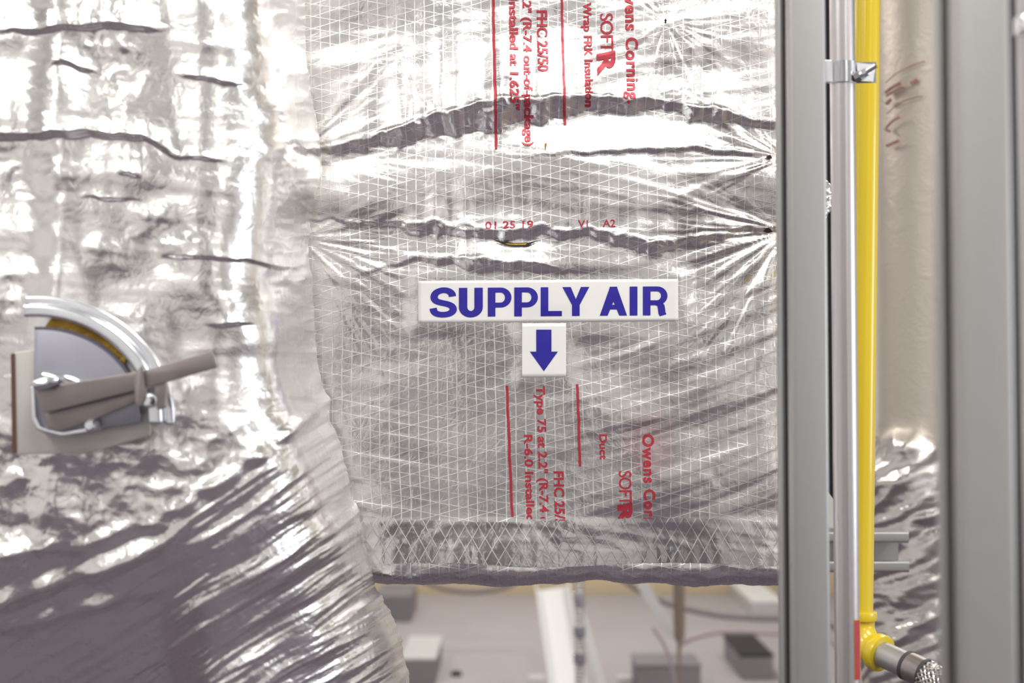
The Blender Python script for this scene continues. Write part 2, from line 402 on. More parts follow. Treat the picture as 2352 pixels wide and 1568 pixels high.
# fast lookup of the face: (x,z) -> y
_zf = zs[::-1]; _hf = HH[:len(zs), :len(xs)][::-1]
def face_y(x, z, off=0.):
    x = np.asarray(x, float); z = np.asarray(z, float)
    i = np.clip(np.searchsorted(xs, x)-1, 0, len(xs)-2); j = np.clip(np.searchsorted(_zf, z)-1, 0, len(_zf)-2)
    tx = np.clip((x-xs[i])/(xs[i+1]-xs[i]), 0, 1); tz = np.clip((z-_zf[j])/(_zf[j+1]-_zf[j]), 0, 1)
    hh = (_hf[j, i]*(1-tx)+_hf[j, i+1]*tx)*(1-tz)+(_hf[j+1, i]*(1-tx)+_hf[j+1, i+1]*tx)*tz
    return -hh-off
def on_face(px, py, off=0.):
    """photo pixels -> points on the displaced face"""
    px = np.asarray(px, float); py = np.asarray(py, float)
    a = (px-W/2)/FPX; b = (H/2-py)/FPX; dy = cp-b*sp; t = (0-CAM.y)/dy
    x = a*t; z = CAM.z+(sp+b*cp)*t
    return np.stack([x, face_y(x, z, off), z], -1)
def strip_on_face(name, x0, x1, top, bot, off, m, parent, nx=160, ny=20, smooth=True):
    u = np.linspace(x0, x1, nx); v = np.linspace(0, 1, ny)
    X = np.broadcast_to(u, (ny, nx)); T = top(u)[None, :]; B = bot(u)[None, :]; Y = T+(B-T)*v[:, None]
    P = on_face(X, Y, off); P2 = P.copy()
    # rim goes back to the face so that the sheet has an edge
    return link(name, grid_mesh(name, P2), m, parent, smooth)

# ---- text
def text_bm(body, bold=0., spacing=1.):
    c = bpy.data.curves.new('lettering', 'FONT'); c.body = body; c.size = 1; c.offset = bold; c.space_character = spacing
    c.resolution_u = 5; c.fill_mode = 'FRONT'
    o = bpy.data.objects.new('lettering', c); COL.objects.link(o)
    dg = bpy.context.evaluated_depsgraph_get(); dg.update()
    me = bpy.data.meshes.new_from_object(o.evaluated_get(dg)); bm = NB(); bm.from_mesh(me)
    bpy.data.objects.remove(o); bpy.data.curves.remove(c); bpy.data.meshes.remove(me)
    bmesh.ops.remove_doubles(bm, verts=bm.verts, dist=1e-5)
    return bm
def place_text(name, body, fn, m, parent, bold=0., spacing=1., maxlen=3.5, off=.0014, clip=None, extra=None):
    """fn maps arrays (lx in 0..1 along the text, ly in cap heights) -> photo pixels"""
    bm = text_bm(body, bold, spacing) if extra is None else extra
    co = np.array([v.co[:] for v in bm.verts]); x0, x1 = co[:, 0].min(), co[:, 0].max()
    cap = .729
    def todo():
        co = np.array([v.co[:] for v in bm.verts])
        px, py = fn((co[:, 0]-x0)/(x1-x0), co[:, 1]/cap)
        return px, py
    px, py = todo()
    for v, a, b in zip(bm.verts, px, py): v.co = (a, b, 0)
    if clip is not None:
        bmesh.ops.bisect_plane(bm, geom=bm.verts[:]+bm.edges[:]+bm.faces[:], plane_co=(0, clip, 0), plane_no=(0, 1, 0), clear_outer=True)
    bmesh.ops.triangulate(bm, faces=bm.faces[:])
    for k in range(4):
        es = [e for e in bm.edges if e.calc_length() > maxlen]
        if not es: break
        bmesh.ops.subdivide_edges(bm, edges=es, cuts=1, use_grid_fill=False)
        bmesh.ops.triangulate(bm, faces=[f for f in bm.faces if len(f.verts) > 3])
    co = np.array([v.co[:] for v in bm.verts]); P = on_face(co[:, 0], co[:, 1], off)
    for v, p in zip(bm.verts, P): v.co = p
    me = bpy.data.meshes.new(name); bm.to_mesh(me); bm.free()
    return link(name, me, m, parent, True)
def down(xb, cap, y0, y1, drift=.02):
    return lambda u, v: (xb+v*cap+drift*(u*(y1-y0)), y0+u*(y1-y0)-v*0)
def side(x0, x1, yb, cap, tilt=0.):
    return lambda u, v: (x0+u*(x1-x0), yb-v*cap+tilt*u*(x1-x0))
def bar(name, x0, y0, x1, y1, w, parent, m=M_RED):
    n = max(8, int(abs(y1-y0)/4)); t = np.linspace(0, 1, n)
    jit = 1.2*perlin(t*9, t*0+.5, int(x0))
    X = np.stack([x0+(x1-x0)*t-w/2+jit, x0+(x1-x0)*t+w/2+jit], -1); Y = np.stack([y0+(y1-y0)*t]*2, -1)
    return link(name, grid_mesh(name, on_face(X, Y, .0014)), m, parent, True)
TX = 'printed_text'
place_text(TX, 'Owens Corning.', down(1434, 28, -50, 242), M_RED, duct, .032, 1.12)
place_text(TX, 'SOFT', down(1378, 30, 33, 122), M_RED, duct, .008, .9)
place_text(TX, 'R', lambda u, v: (1372+v*40+u*2, 120+u*52+v*-8+6), M_RED, duct, .05)
place_text(TX, 'Duct Wrap FRK Insulation', down(1338, 19, -55, 248), M_RED, duct, .03, 1.05)
place_text(TX, 'FHC 25/50', down(1233, 24, 26, 170), M_RED, duct, .032)
place_text(TX, 'Type 75 at 2.2" (R-7.4 out-of-package)', down(1198, 20, -172, 338, .015), M_RED, duct, .03)
place_text(TX, 'R-6.0 Installed at 1.625"', down(1168, 20, -92, 260, .015), M_RED, duct, .03)
bar('printed_line', 1289, -20, 1297, 288, 6, duct); bar('printed_line', 1132, -20, 1140, 345, 6, duct)
CL = 1191
place_text(TX, 'Owens Corning.', down(1476, 26, 997, 1262, .025), M_RED, duct, .032, 1.1, clip=CL)
place_text(TX, 'SOFT', down(1421, 30, 1081, 1160), M_RED, duct, .008, .9, clip=CL)
place_text(TX, 'R', lambda u, v: (1420+v*32+u*2, 1160+u*46-v*6), M_RED, duct, .05, clip=CL)
place_text(TX, 'Duct', down(1377, 17, 997, 1055), M_RED, duct, .03)
place_text(TX, 'FHC 25/50', down(1272, 23, 1082, 1222, .03), M_RED, duct, .032, clip=CL+4)
place_text(TX, 'Type 75 at 2.2" (R-7.4 out-of-package)', down(1232, 20, 886, 1390, .03), M_RED, duct, .03, clip=CL-1)
place_text(TX, 'R-6.0 Installed at 1.625"', down(1204, 19, 998, 1335, .03), M_RED, duct, .03, clip=CL)
bar('printed_line', 1326, 882, 1332, 1071, 6, duct); bar('printed_line', 1164, 885, 1177, 1186, 6, duct)
place_text(TX, '01 25 19', side(1115, 1224, 527, 17, -.02), M_RED, duct, .012)
place_text(TX, 'V1', side(1327, 1349, 524, 17), M_RED, duct, .012)
place_text(TX, 'A2', side(1383, 1412, 523, 17), M_RED, duct, .012)

# ---- tape along the bottom, tears, pins
strip_on_face('foil_tape', 815, 1800, lambda u: 1192+7*np.sin(u/140)+.012*(u-1200), lambda u: 1296+5*np.sin(u/90)+0*u, .0012, M_TAPE, duct, 330, 40)
strip_on_face('tape_patch', 1010, 1440, lambda u: 1197+.03*(u-1010), lambda u: 1262+8*np.sin(u/70), .0020, M_TAPE, duct, 140, 24)
def blot(name, pts, m, off, parent):
    bm = NB(); P = on_face([p[0] for p in pts], [p[1] for p in pts], off)
    vs = [bm.verts.new(p) for p in P]; bm.faces.new(vs); bmesh.ops.triangulate(bm, faces=bm.faces[:])
    return obj(name, bm, m, parent)
blot('tear', [(1128, 548), (1150, 556), (1180, 559), (1214, 558), (1237, 553), (1212, 565), (1180, 566), (1155, 562)], M_HOLE, .0035, duct)
blot('exposed_wool', [(1160, 560), (1185, 560.5), (1210, 560), (1207, 564), (1180, 564.5), (1163, 562.5)], M_WOOL, .0042, duct)
blot('puncture', [(1753, 366), (1764, 360), (1768, 369), (1760, 370)], M_HOLE, .004, duct)
blot('puncture', [(1750, 532), (1762, 524), (1758, 531), (1774, 533), (1762, 536)], M_HOLE, .004, duct)
blot('puncture', [(1523, 52), (1527, 46), (1531, 52), (1527, 55)], M_HOLE, .003, duct)
blot('puncture', [(1250, 333), (1257, 331), (1255, 336), (1253, 345), (1251, 344)], M_WOOL, .003, duct)
# ragged corner of the wrap beside the post
bm = NB(); n = 26; rows = []
for i in range(n+1):
    t = i/n; py = 408+t*102; wv = 25*math.sin(PI*min(1, max(0, t))**.8)
    row = []
    for k in range(5):
        px = 1884+(6+wv)*(k/4)*1.1+1.2*math.sin(i*2.1+k); y = -.006-.006*math.sin(k/4*PI)+.003*math.sin(i*1.7+k*2.2)
        row.append(bm.verts.new(at(px, py, y)))
    rows.append(row)
for a, b in zip(rows[:-1], rows[1:]):
    for k in range(4): bm.faces.new((a[k], a[k+1], b[k+1], b[k]))
fl = obj('torn_flap', bm, M_FOIL2, duct, True)
md = fl.modifiers.new('thickness', 'SOLIDIFY'); md.thickness = .0012
bm = NB(); tube(bm, [at(1898, 424, -.010), at(1900, 438, -.014), at(1903, 452, -.011)], [.003, .0055, .003], 8)
obj('exposed_wool', bm, M_WOOL, fl, True)

# ---- labels
def sticker(name, label, x0, y0, x1, y1, sk, off, m):
    nx, ny = 60, 14; u = np.linspace(0, 1, nx); v = np.linspace(0, 1, ny); U, V = np.meshgrid(u, v)
    X = x0+(x1-x0)*U; Y = y0+(y1-y0)*V+sk*(U-.5)*(x1-x0)
    P = on_face(X, Y, off); r = lambda A: np.concatenate([A[:1], A, A[-1:]], 0)
    Q = np.concatenate([P[:, :1], P, P[:, -1:]], 1); Q = np.concatenate([Q[:1], Q, Q[-1:]], 0)
    Q[0, :, 1] += .0012; Q[-1, :, 1] += .0012; Q[1:-1, 0, 1] += .0012; Q[1:-1, -1, 1] += .0012
    o = link(name, grid_mesh(name, Q), m, None, False)
    return tag(o, label, 'label')
st = sticker('marker_label', 'wide white sticker reading supply air in blue capitals', 961, 643, 1557, 739, -.0075, .0016, M_VINYL)
def ribbon(bm, pts, w, n=14):
    P = [Vector(p) for p in pts]
    prev = None
    for i, p in enumerate(P):
        d = (P[min(i+1, len(P)-1)]-P[max(i-1, 0)]).normalized(); o = Vector((-d.y, d.x))*w/2
        q = (bm.verts.new((p.x+o.x, p.y+o.y, 0)), bm.verts.new((p.x-o.x, p.y-o.y, 0)))
        if prev: bm.faces.new((prev[0], prev[1], q[1], q[0]))
        prev = q
def poly2(bm, pts): bm.faces.new([bm.verts.new((x, y, 0)) for x, y in pts])
def earc(cx, cy, rx, ry, a0, a1, n=16): return [(cx+rx*math.cos(math.radians(a0+(a1-a0)*k/n)), cy+ry*math.sin(math.radians(a0+(a1-a0)*k/n))) for k in range(n+1)]
def bold_glyphs():
    """heavy grotesque capitals, cap height 1; yields (letter mesh builder, advance)"""
    T = .222
    def S(bm, x):
        c = [(x+.07, .30), (x+.105, .17), (x+.19, .10), (x+.34, .075), (x+.49, .105), (x+.585, .19), (x+.60, .29), (x+.55, .385), (x+.44, .445), (x+.29, .49), (x+.155, .55), (x+.10, .655), (x+.115, .775), (x+.19, .87), (x+.335, .925), (x+.48, .895), (x+.56, .81), (x+.585, .705)]
        ribbon(bm, smooth_path([(a, b, 0) for a, b in c], 4), .195)
    def U(bm, x): ribbon(bm, [(x+.165, 1.0)]+earc(x+.37, .33, .205, .245, 180, 360)+[(x+.575, 1.0)], T)
    def P(bm, x):
        poly2(bm, [(x+.07, 0), (x+.27, 0), (x+.27, 1), (x+.07, 1)])
        ribbon(bm, [(x+.25, .915), (x+.40, .915)]+earc(x+.41, .655, .20, .26, 90, -90)+[(x+.25, .395)], .17)
    def L(bm, x): poly2(bm, [(x+.07, 0), (x+.63, 0), (x+.63, .175), (x+.27, .175), (x+.27, 1), (x+.07, 1)])
    def Y(bm, x): poly2(bm, [(x+.255, 0), (x+.455, 0), (x+.455, .38), (x+.71, 1), (x+.49, 1), (x+.355, .58), (x+.22, 1), (x+.0, 1), (x+.255, .38)])
    def A(bm, x):
        poly2(bm, [(x+.0, 0), (x+.205, 0), (x+.46, .80), (x+.46, 1), (x+.27, 1)]); poly2(bm, [(x+.72, 0), (x+.515, 0), (x+.26, .80), (x+.26, 1), (x+.45, 1)])
        poly2(bm, [(x+.2, .215), (x+.52, .215), (x+.47, .375), (x+.25, .375)])
    def I(bm, x): poly2(bm, [(x+.07, 0), (x+.275, 0), (x+.275, 1), (x+.07, 1)])
    def Rr(bm, x):
        poly2(bm, [(x+.07, 0), (x+.27, 0), (x+.27, 1), (x+.07, 1)])
        ribbon(bm, [(x+.25, .915), (x+.43, .915)]+earc(x+.445, .675, .19, .24, 90, -90)+[(x+.25, .435)], .17)
        ribbon(bm, [(x+.42, .44), (x+.51, .40), (x+.55, .32), (x+.565, .20), (x+.575, .08), (x+.605, 0)], .19)
    return [(S, .70), (U, .75), (P, .70), (P, .70), (L, .645), (Y, .72), (None, .27), (A, .72), (I, .35), (Rr, .75)]
bm = NB(); xcur = 0
for gly, adv in bold_glyphs():
    if gly: gly(bm, xcur)
    xcur += adv
for v in bm.verts: v.co.y *= .729
place_text('lettering', '', lambda u, v: (987+u*545, 726-v*66-.0075*(u-.5)*545), M_BLUE, st, maxlen=9, off=.0022, extra=bm)
sa = sticker('arrow_label', 'square white sticker with a blue arrow pointing down', 1199, 742, 1300, 866, -.004, .0013, M_VINYL)
bm = NB(); poly2(bm, ((0, 0), (1, 0), (1, .54), (0, .54))); poly2(bm, ((-.42, .53), (1.42, .53), (.5, 1)))
place_text('arrow', '', lambda u, v: (1217+u*64, 757+v*.729*95), M_BLUE, sa, maxlen=12, off=.0019, extra=bm)

# ------------------------------------------------------------------ the left duct
YFR = -.40                                              # plane of its front
def zpx(py, Y): return at(600, py, Y).z
EDGE = [(-300, 690), (0, 690), (150, 700), (300, 716), (400, 722), (480, 712), (560, 706), (700, 706), (850, 712), (920, 735), (1010, 770), (1130, 800), (1230, 820), (1330, 845), (1390, 865), (1450, 895), (1540, 922), (1700, 935), (2600, 935)]
zr = np.concatenate([np.linspace(CEIL, 1.95, 10)[:-1], np.linspace(1.95, .80, 700), np.linspace(.80, 0, 16)[1:]])
n1, n2, n3 = 480, 180, 130
rowsP = []; 
ez = np.array([at(700, p[1-1], -.06).z for p in EDGE]); ex = np.array([at(p[1], p[0], -.06).x for p in EDGE])
RIDGE = [(-260, 1345), (0, 1292), (200, 1255), (380, 1205), (500, 1120), (620, 1035), (720, 955), (800, 900), (1000, 800)]
rx = np.array([at(p[0], p[1], YFR).x for p in RIDGE]); rz = np.array([at(p[0], p[1], YFR).z for p in RIDGE])
LP = np.zeros((len(zr), n1+n2+n3, 3)); PU = np.zeros((len(zr), n1+n2+n3))
zx = np.interp(zr, ez[::-1], ex[::-1])
kk = np.ones(25)/25; zx = np.convolve(np.pad(zx, 12, 'edge'), kk, 'valid')
for i, z in enumerate(zr):
    xr = zx[i]; lw = float(sst(1.27, .95, np.array(z))) if z < 1.27 else 0.
    lw = float(np.clip((1.27-z)/.4, 0, 1)); lw = lw*lw*(3-2*lw)
    r = .080+.24*lw
    a = np.linspace(0, PI/2, n2)
    x = np.concatenate([np.linspace(-1.05, xr-r, n1), xr-r+r*np.sin(a), np.full(n3, xr)])
    y = np.concatenate([np.full(n1, YFR), YFR+r-r*np.cos(a), np.linspace(YFR+r, -.022, n3+1)[1:]])
    t = np.interp(x, rx, rz)-z; t = np.maximum(t, 0)
    pxl = proj(x, y, z+0*x)[0]; g = (.85-.74*sst(320, 500, pxl))*t*t/(t+.035); g = .36*(1-np.exp(-g/.36))
    side_w = (YFR-y)/YFR; side_w = np.clip((.06-y)/(.06-YFR), 0, 1)
    y = y+g*side_w
    cl_ = np.concatenate([[0], np.cumsum(np.hypot(np.diff(x), np.diff(y)))]); cn = np.linspace(0, cl_[-1], len(x))
    ks = np.ones(15)/15; x, y = np.interp(cn, cl_, x), np.interp(cn, cl_, y)
    xs_, ys_ = np.convolve(x, ks, 'same'), np.convolve(y, ks, 'same'); x[8:-8], y[8:-8] = xs_[8:-8], ys_[8:-8]
    LP[i, :, 0] = x; LP[i, :, 1] = y; LP[i, :, 2] = z
nL = grid_normals(LP)
if nL[100, 100, 1] > 0: nL = -nL
LX, LY = proj(LP[..., 0], LP[..., 1], LP[..., 2])
S = np.concatenate([[0], np.cumsum(np.linalg.norm(np.diff(LP[300], axis=0), axis=-1))])/mpp(YFR); S = np.broadcast_to(S, LX.shape)
ridx = lin(RIDGE, LX); above = 1-sst(-25, 20, LY-ridx)
hL = .008*fbm(LX/300, LY/280, 103, 2)
def crack(X, Y, pts, w, k, up, seed):
    """lapped horizontal crease"""
    p = np.array(pts, float); q = min(130, (p[-1, 0]-p[0, 0])*.48); inx = sst(p[0, 0], p[0, 0]+q, X)*(1-sst(p[-1, 0]-q, p[-1, 0], X))
    return step(X, Y, [(a, b) for a, b in pts], [(p[0, 0], w), (p[-1, 0], w)], k, up, seed, 5)*inx
hL += above*(crack(LX, LY, [(-40, 70), (130, 68), (240, 58), (400, 66)], 9, 1.6, 50, 121)
      + crack(LX, LY, [(-200, 315), (200, 305), (330, 312), (390, 345), (440, 378)], 12, 1.4, 70, 122)
      + crack(LX, LY, [(100, 150), (150, 142), (240, 172)], 9, 1.2, 40, 123)
      + crack(LX, LY, [(380, 165), (480, 180), (600, 202)], 6, 1.2, 40, 124)
      + crack(LX, LY, [(270, 395), (330, 402)], 7, 1.4, 30, 125)
      + crack(LX, LY, [(380, 358), (450, 362), (540, 374)], 5, 1.2, 40, 126)
      + crack(LX, LY, [(170, 450), (240, 455), (350, 460)], 5, 1.2, 40, 127)
      + crack(LX, LY, [(340, 585), (500, 590), (720, 620)], 5, 1.2, 50, 128)
      + crack(LX, LY, [(460, 745), (600, 745)], 5, 1.4, 40, 129))
hL += above*(.0026*ridge(LX/330, (LY-.12*LX)/90, 104)+.0006*ridge(LX/160, (LY-.1*LX)/30, 105))
cr = sst(-.15, .5, perlin(LX/190, LY/150, 106)); cr = np.maximum(cr, sst(930, 1030, LY)*above)
hL += above*cr*(.0040*ridge(LX/95, LY/80, 107)+.0013*ridge(LX/42, LY/36, 108)+.0004*ridge(LX/20, LY/18, 109))
# vertical rib that catches the lamp
hL += above*.010*np.exp(-((LX-135-12*perlin(LY/120, LY*0, 110))/45)**2)
# lip at the ridge, then swirled folds below it
hL += .010*np.exp(-((LY-ridx+8)/24)**2)*(.6+.8*perlin(LX/60, LY/60, 111))
dxs, dys = LX-1010, LY-760; rr_ = np.hypot(dxs, dys); th_ = np.arctan2(dys, -dxs)
below = sst(-5, 40, LY-ridx)
sw = LY+.62*LX
hL += below*((.3+.7*sst(150, 520, LX))*(.0060*ridge(sw/80, (LX-.6*LY)/620, 112)+.0042*ridge(sw/36, (LX-.6*LY)/330, 113)+.0015*ridge(sw/17, (LX-.6*LY)/170, 114)+.0007*ridge(sw/9, (LX-.6*LY)/90, 119))+.0005*ridge(LX/18, LY/18, 115))
hL += below*(.016*np.exp(-((LY-ridx-80+.10*LX)/20)**2)+.008*np.exp(-((LY-ridx-150+.05*LX)/16)**2))*sst(460, 330, LX)*(.6+.7*perlin(LX/90, LY/90, 118))
# wrapped side of the corner: fine horizontal puckers
hL += (1-below)*sst(600, 660, LX)*(.0016*ridge(LX/60, LY/45, 116)+.0008*ridge(LX/30, LY/18, 117))
LPD = LP+nL*hL[..., None]
lduct = thing('wrapped_duct', 'bulky crumpled foil-wrapped duct in the left foreground carrying the damper handle', 'duct', (-.65, -.2, 0))
link('insulation_wrap', grid_mesh('insulation_wrap', LPD), M_FOIL2, lduct)

# ------------------------------------------------------------------ damper regulator on the left duct
YD = YFR-.055; md_ = mpp(YD)
damp = thing('damper_regulator', 'zinc damper quadrant with a steel lever on the left duct', 'damper', at(200, 900, YFR))
def pxM(Y, rz_=0.): # local pixel plane -> world at depth Y: x right, y DOWN in photo px, z towards the camera in metres
    o = at(0, 0, Y); ex_ = (at(1000, 0, Y)-o)/1000; ey_ = (at(0, 1000, Y)-o)/1000
    return Matrix(((ex_.x, ey_.x, 0, o.x), (ex_.y, ey_.y, -1, o.y), (ex_.z, ey_.z, 0, o.z), (0, 0, 0, 1)))
def rounded_poly(pts, r, n=6):
    pts = [Vector(p) for p in pts]; out = []
    for i in range(len(pts)):
        a, b, c = pts[i-1], pts[i], pts[(i+1) % len(pts)]
        rr = r[i] if isinstance(r, (list, tuple)) else r
        rr = min(rr, (a-b).length*.48, (c-b).length*.48)
        p = b+(a-b).normalized()*rr; q = b+(c-b).normalized()*rr
        for k in range(n+1): t = k/n; out.append(p*(1-t)**2+b*2*t*(1-t)+q*t*t)
    return [(v.x, v.y) for v in out]
bm = NB(); prism(bm, rounded_poly([(28, 812), (120, 800), (330, 830), (345, 1000), (200, 1040), (32, 1042)], 12), pxM(YD+.030), .006)
obj('backing_plate', bm, M_PLATE, damp, True, bevel=.001)
bm = NB(); prism(bm, rounded_poly([(26, 815), (34, 812), (38, 1040), (29, 1040)], 2), pxM(YD+.0245), .002)
obj('plate_edge', bm, M_RUST, damp)
C0 = (95, 965)
def arcpts(c, r, a0, a1, n=28, e=1.): return [(c[0]+r*math.cos(math.radians(a0+(a1-a0)*k/n)), c[1]-e*r*math.sin(math.radians(a0+(a1-a0)*k/n))) for k in range(n+1)]
# dial: sector plate with rounded corner
dial = arcpts(C0, 228, 4, 93, 24, .90)+[(80, 960)]+[(92, 985), (112, 996), (140, 998)]+[(322, 970)]
bm = NB(); prism(bm, dial, pxM(YD+.018), .007); obj('dial_plate', bm, M_DIAL, damp, True, bevel=.001)
rim = arcpts(C0, 236, 4, 93, 28, .90)+arcpts(C0, 226, 4, 93, 28, .90)[::-1]
bm = NB(); prism(bm, rim, pxM(YD+.0195), .006); obj('dial_rim', bm, M_DARKRIM, damp, True)
lowrim = [(78, 890), (86, 890), (90, 955), (100, 978), (120, 988), (150, 990), (232, 978), (233, 987), (150, 1001), (116, 998), (90, 984), (80, 960)]
bm = NB(); prism(bm, lowrim, pxM(YD+.016), .012); obj('dial_edge', bm, M_ZINC, damp, True, bevel=.0008)
# fibrous gap
gap = arcpts(C0, 262, 40, 84, 24, .90)+arcpts(C0, 232, 36, 88, 24, .90)[::-1]
bm = NB(); prism(bm, gap, pxM(YD+.024), .005); obj('exposed_wool', bm, M_WOOL, damp, True)
# arc rail with two ribs
def rail(r0, r1, dz, th, a0=-2, a1=96):
    bm = NB(); prism(bm, arcpts(C0, r0, a0, a1, 36, .92)+arcpts(C0, r1, a0, a1, 36, .92)[::-1], pxM(YD+dz), th); return bm
obj('arc_rail', rail(254, 284, .030, .022), M_ZINC, damp, True, bevel=.003, seg=3)
obj('arc_flange', rail(284, 306, .030, .010), M_ZINC, damp, True, bevel=.002, seg=3)
# lever: folded bar
bm = NB(); prism(bm, rounded_poly([(80, 893), (328, 852), (484, 806), (497, 845), (334, 892), (100, 950)], 4), pxM(YD-.012), .004)
prism(bm, rounded_poly([(97, 942), (334, 884), (336, 914), (220, 962), (140, 990), (112, 986)], 6), pxM(YD-.002), .004)
lever = obj('lever', bm, M_STEEL, damp, True, bevel=.0012)
bm = NB(); prism(bm, arcpts((108, 948), 13, 0, 360, 16)[:-1], pxM(YD-.0065), .0015); obj('rusty_hole', bm, M_RUST, lever)
def knob(name, cx, cy, r, dz, L, m, parent, seg=14):
    bm = NB(); c = at(cx, cy, YD+dz); tube(bm, [c, c+Vector((0, -L*.6, 0)), c+Vector((0, -L, 0))], [r*md_, r*md_, r*md_*.6], seg); return obj(name, bm, m, parent, True)
bm = NB(); tube(bm, [at(80, 885, YD-.018), at(108, 880, YD-.020), at(134, 874, YD-.018)], [.005, .007, .004], 12); obj('pivot_nut', bm, M_ZINC, damp, True)
bm = NB(); tube(bm, [at(100, 862, YD-.004), at(150, 870, YD-.006), at(190, 882, YD-.002)], [.004, .007, .003], 10); obj('pivot_boss', bm, M_ZINC, damp, True)
bm = NB(); prism(bm, rounded_poly([(306, 862), (326, 840), (334, 905), (322, 935), (312, 930)], 4), pxM(YD-.018), .006); obj('wing_nut', bm, M_STEEL, damp, True, bevel=.001)
knob('lock_screw', 344, 920, 17, -.002, .016, M_ZINC, damp); knob('stop_screw', 214, 976, 15, .004, .016, M_ZINC, damp)
bm = NB(); prism(bm, rounded_poly([(352, 852), (372, 846), (384, 890), (380, 935), (362, 942), (358, 890)], 5), pxM(YD-.004), .010); obj('lever_stop', bm, M_STEEL, damp, True, bevel=.001)

# ------------------------------------------------------------------ strut posts
def channel(bm, M, L0, L1, w=.0195, lip=.0085, ret=.0035, t=.0025):
    path = round_path([(-w+ret, -lip), (-w, -lip), (-w, -w), (w, -w), (w, w), (-w, w), (-w, lip), (-w+ret, lip)], .0035, 5)
    sheet(bm, path, t, M, L0, L1)
def post(name, label, px, py, Y, rot, group):
    c = at(px, py, Y); t = thing(name, label, 'post', (c.x, c.y, 0), group)
    bm = NB(); channel(bm, Matrix.Translation((c.x, c.y, 0)) @ Matrix.Rotation(math.radians(rot), 4, 'Z'), .006, CEIL)
    obj('channel', bm, M_STRUT, t, True)
    bm = NB(); box(bm, (c.x-.05, c.y-.05, 0), (c.x+.05, c.y+.05, .006)); obj('base_plate', bm, M_STRUT, t, bevel=.001)
    return t
post('strut_post', 'galvanised channel post directly left of the conduit and yellow pipe', 1842, 784, -1.94+1.49, 14.5, 'channel posts')
post('strut_post', 'blurred galvanised channel post at the far right, nearest the camera', 2236, 784, -1.94+1.01, 9, 'channel posts')

# ------------------------------------------------------------------ conduit, clamp, sticker
YC = -1.94+1.66; cc = at(1940, 784, YC); RC = .0145
bm = NB(); tube(bm, [(cc.x, cc.y, .0), (cc.x, cc.y, CEIL)], RC, 40)
tag(obj('conduit', bm, M_EMT, None, True), 'slim grey metal conduit between the post and the yellow pipe', 'conduit')
cl = thing('conduit_clamp', 'zinc strap clamp with a bolt gripping the conduit', 'clamp', at(1940, 168, YC))
z0, z1 = at(1940, 193, YC).z, at(1940, 145, YC).z
path = [(-.0225, -.003), (-.0175, -.003)]+[((RC+.0012)*math.cos(math.radians(a)), (RC+.0012)*math.sin(math.radians(a))) for a in range(192, 349, 8)]+[(.0155, -.003), (.019, -.004), (.038, -.006)]
bm = NB(); sheet(bm, round_path(path, .002, 2), .0018, Matrix.Translation((cc.x, cc.y, 0)), z0, z1); obj('strap', bm, M_ZINC, cl, True)
bm = NB(); box(bm, (-.026, -.012, z0), (-.0155, -.0095, z1+.001), Matrix.Translation((cc.x, cc.y, 0))); obj('strap_tab', bm, M_ZINC, cl, bevel=.0004)
bm = NB(); prism(bm, rounded_poly([(1964, 146), (2002, 150), (2006, 160), (2001, 190), (1966, 188)], 2), pxM(YC-.008), .0018); obj('ear', bm, M_ZINC, cl)
b0, b1 = at(1972, 175, YC-.014), at(2012, 150, YC-.026)
bm = NB(); tube(bm, [b0, b1], .0033, 12); obj('bolt', bm, M_ZINC, cl, True)
dv = (b1-b0).normalized()
bm = NB(); tube(bm, [b0-dv*.004, b0+dv*.002], .0062, 6); obj('bolt_head', bm, M_BOX, cl)
bm = NB(); tube(bm, [b0+dv*.006, b0+dv*.011], .0058, 6); obj('nut', bm, M_ZINC, cl)
# wrap sticker on the conduit
def wrap(name, z_0, z_1, a0, a1, r, m, parent=None):
    a = np.radians(np.linspace(a0, a1, 14)); zz_ = np.linspace(z_0, z_1, 4); A, Z = np.meshgrid(a, zz_)
    P = np.stack([cc.x+r*np.cos(A), cc.y+r*np.sin(A), Z], -1); o = link(name, grid_mesh(name, P), m, parent)
    return o
ws = wrap('pipe_sticker', at(1940, 1556, YC).z, at(1940, 1418, YC).z, 290, 385, RC+.0005, M_YELLOW); tag(ws, 'red and yellow sticker low on the conduit', 'sticker')
wrap('red_band', at(1940, 1556, YC).z, at(1940, 1420, YC).z, 292, 328, RC+.0008, M_RED, ws)

# black insulated pipe behind the conduit
YP = -1.94+2.06; pc = at(1930, 784, YP); zb_ = at(1930, 1145, YP).z
bm = NB(); tube(bm, [(pc.x, pc.y, zb_), (pc.x, pc.y, zb_+.012), (pc.x, pc.y, zb_+.03), (pc.x, pc.y, CEIL)], [.012, .021, .026, .026], 20)
tag(obj('insulated_pipe', bm, M_BLACK, None, True), 'black rubber-insulated pipe in the gap between post and conduit', 'pipe')

# ------------------------------------------------------------------ yellow gas pipe and flexible hose
YG = -1.94+1.82; RG = .0165
gt, gb = at(1992, 0, YG), at(1975, 1412, YG)
gas = thing('gas_pipe', 'bright yellow gas pipe with a yellow elbow at its foot', 'pipe', gb)
d_ = (gt-gb).normalized(); top_ = gb+d_*((CEIL-gb.z)/d_.z)
bm = NB(); tube(bm, [gb-d_*.01, top_], RG, 32); obj('pipe', bm, M_YELLOW, gas, True)
e0 = gb+d_*.003; out = Vector((.55, -.80, -.20)).normalized()
ec = gb-d_*.030
mid = smooth_path([e0, ec+d_*.012, ec+out*.012-d_*.004, ec+out*.030-d_*.006], 8)
bm = NB(); tube(bm, [e0+d_*.002, e0-d_*.009], .0215, 28)
obj('elbow_collar', bm, M_YELLOW, gas, True, bevel=.002)
bm = NB(); tube(bm, mid, .0190, 28); obj('elbow', bm, M_YELLOW, gas, True)
ee = mid[-1]
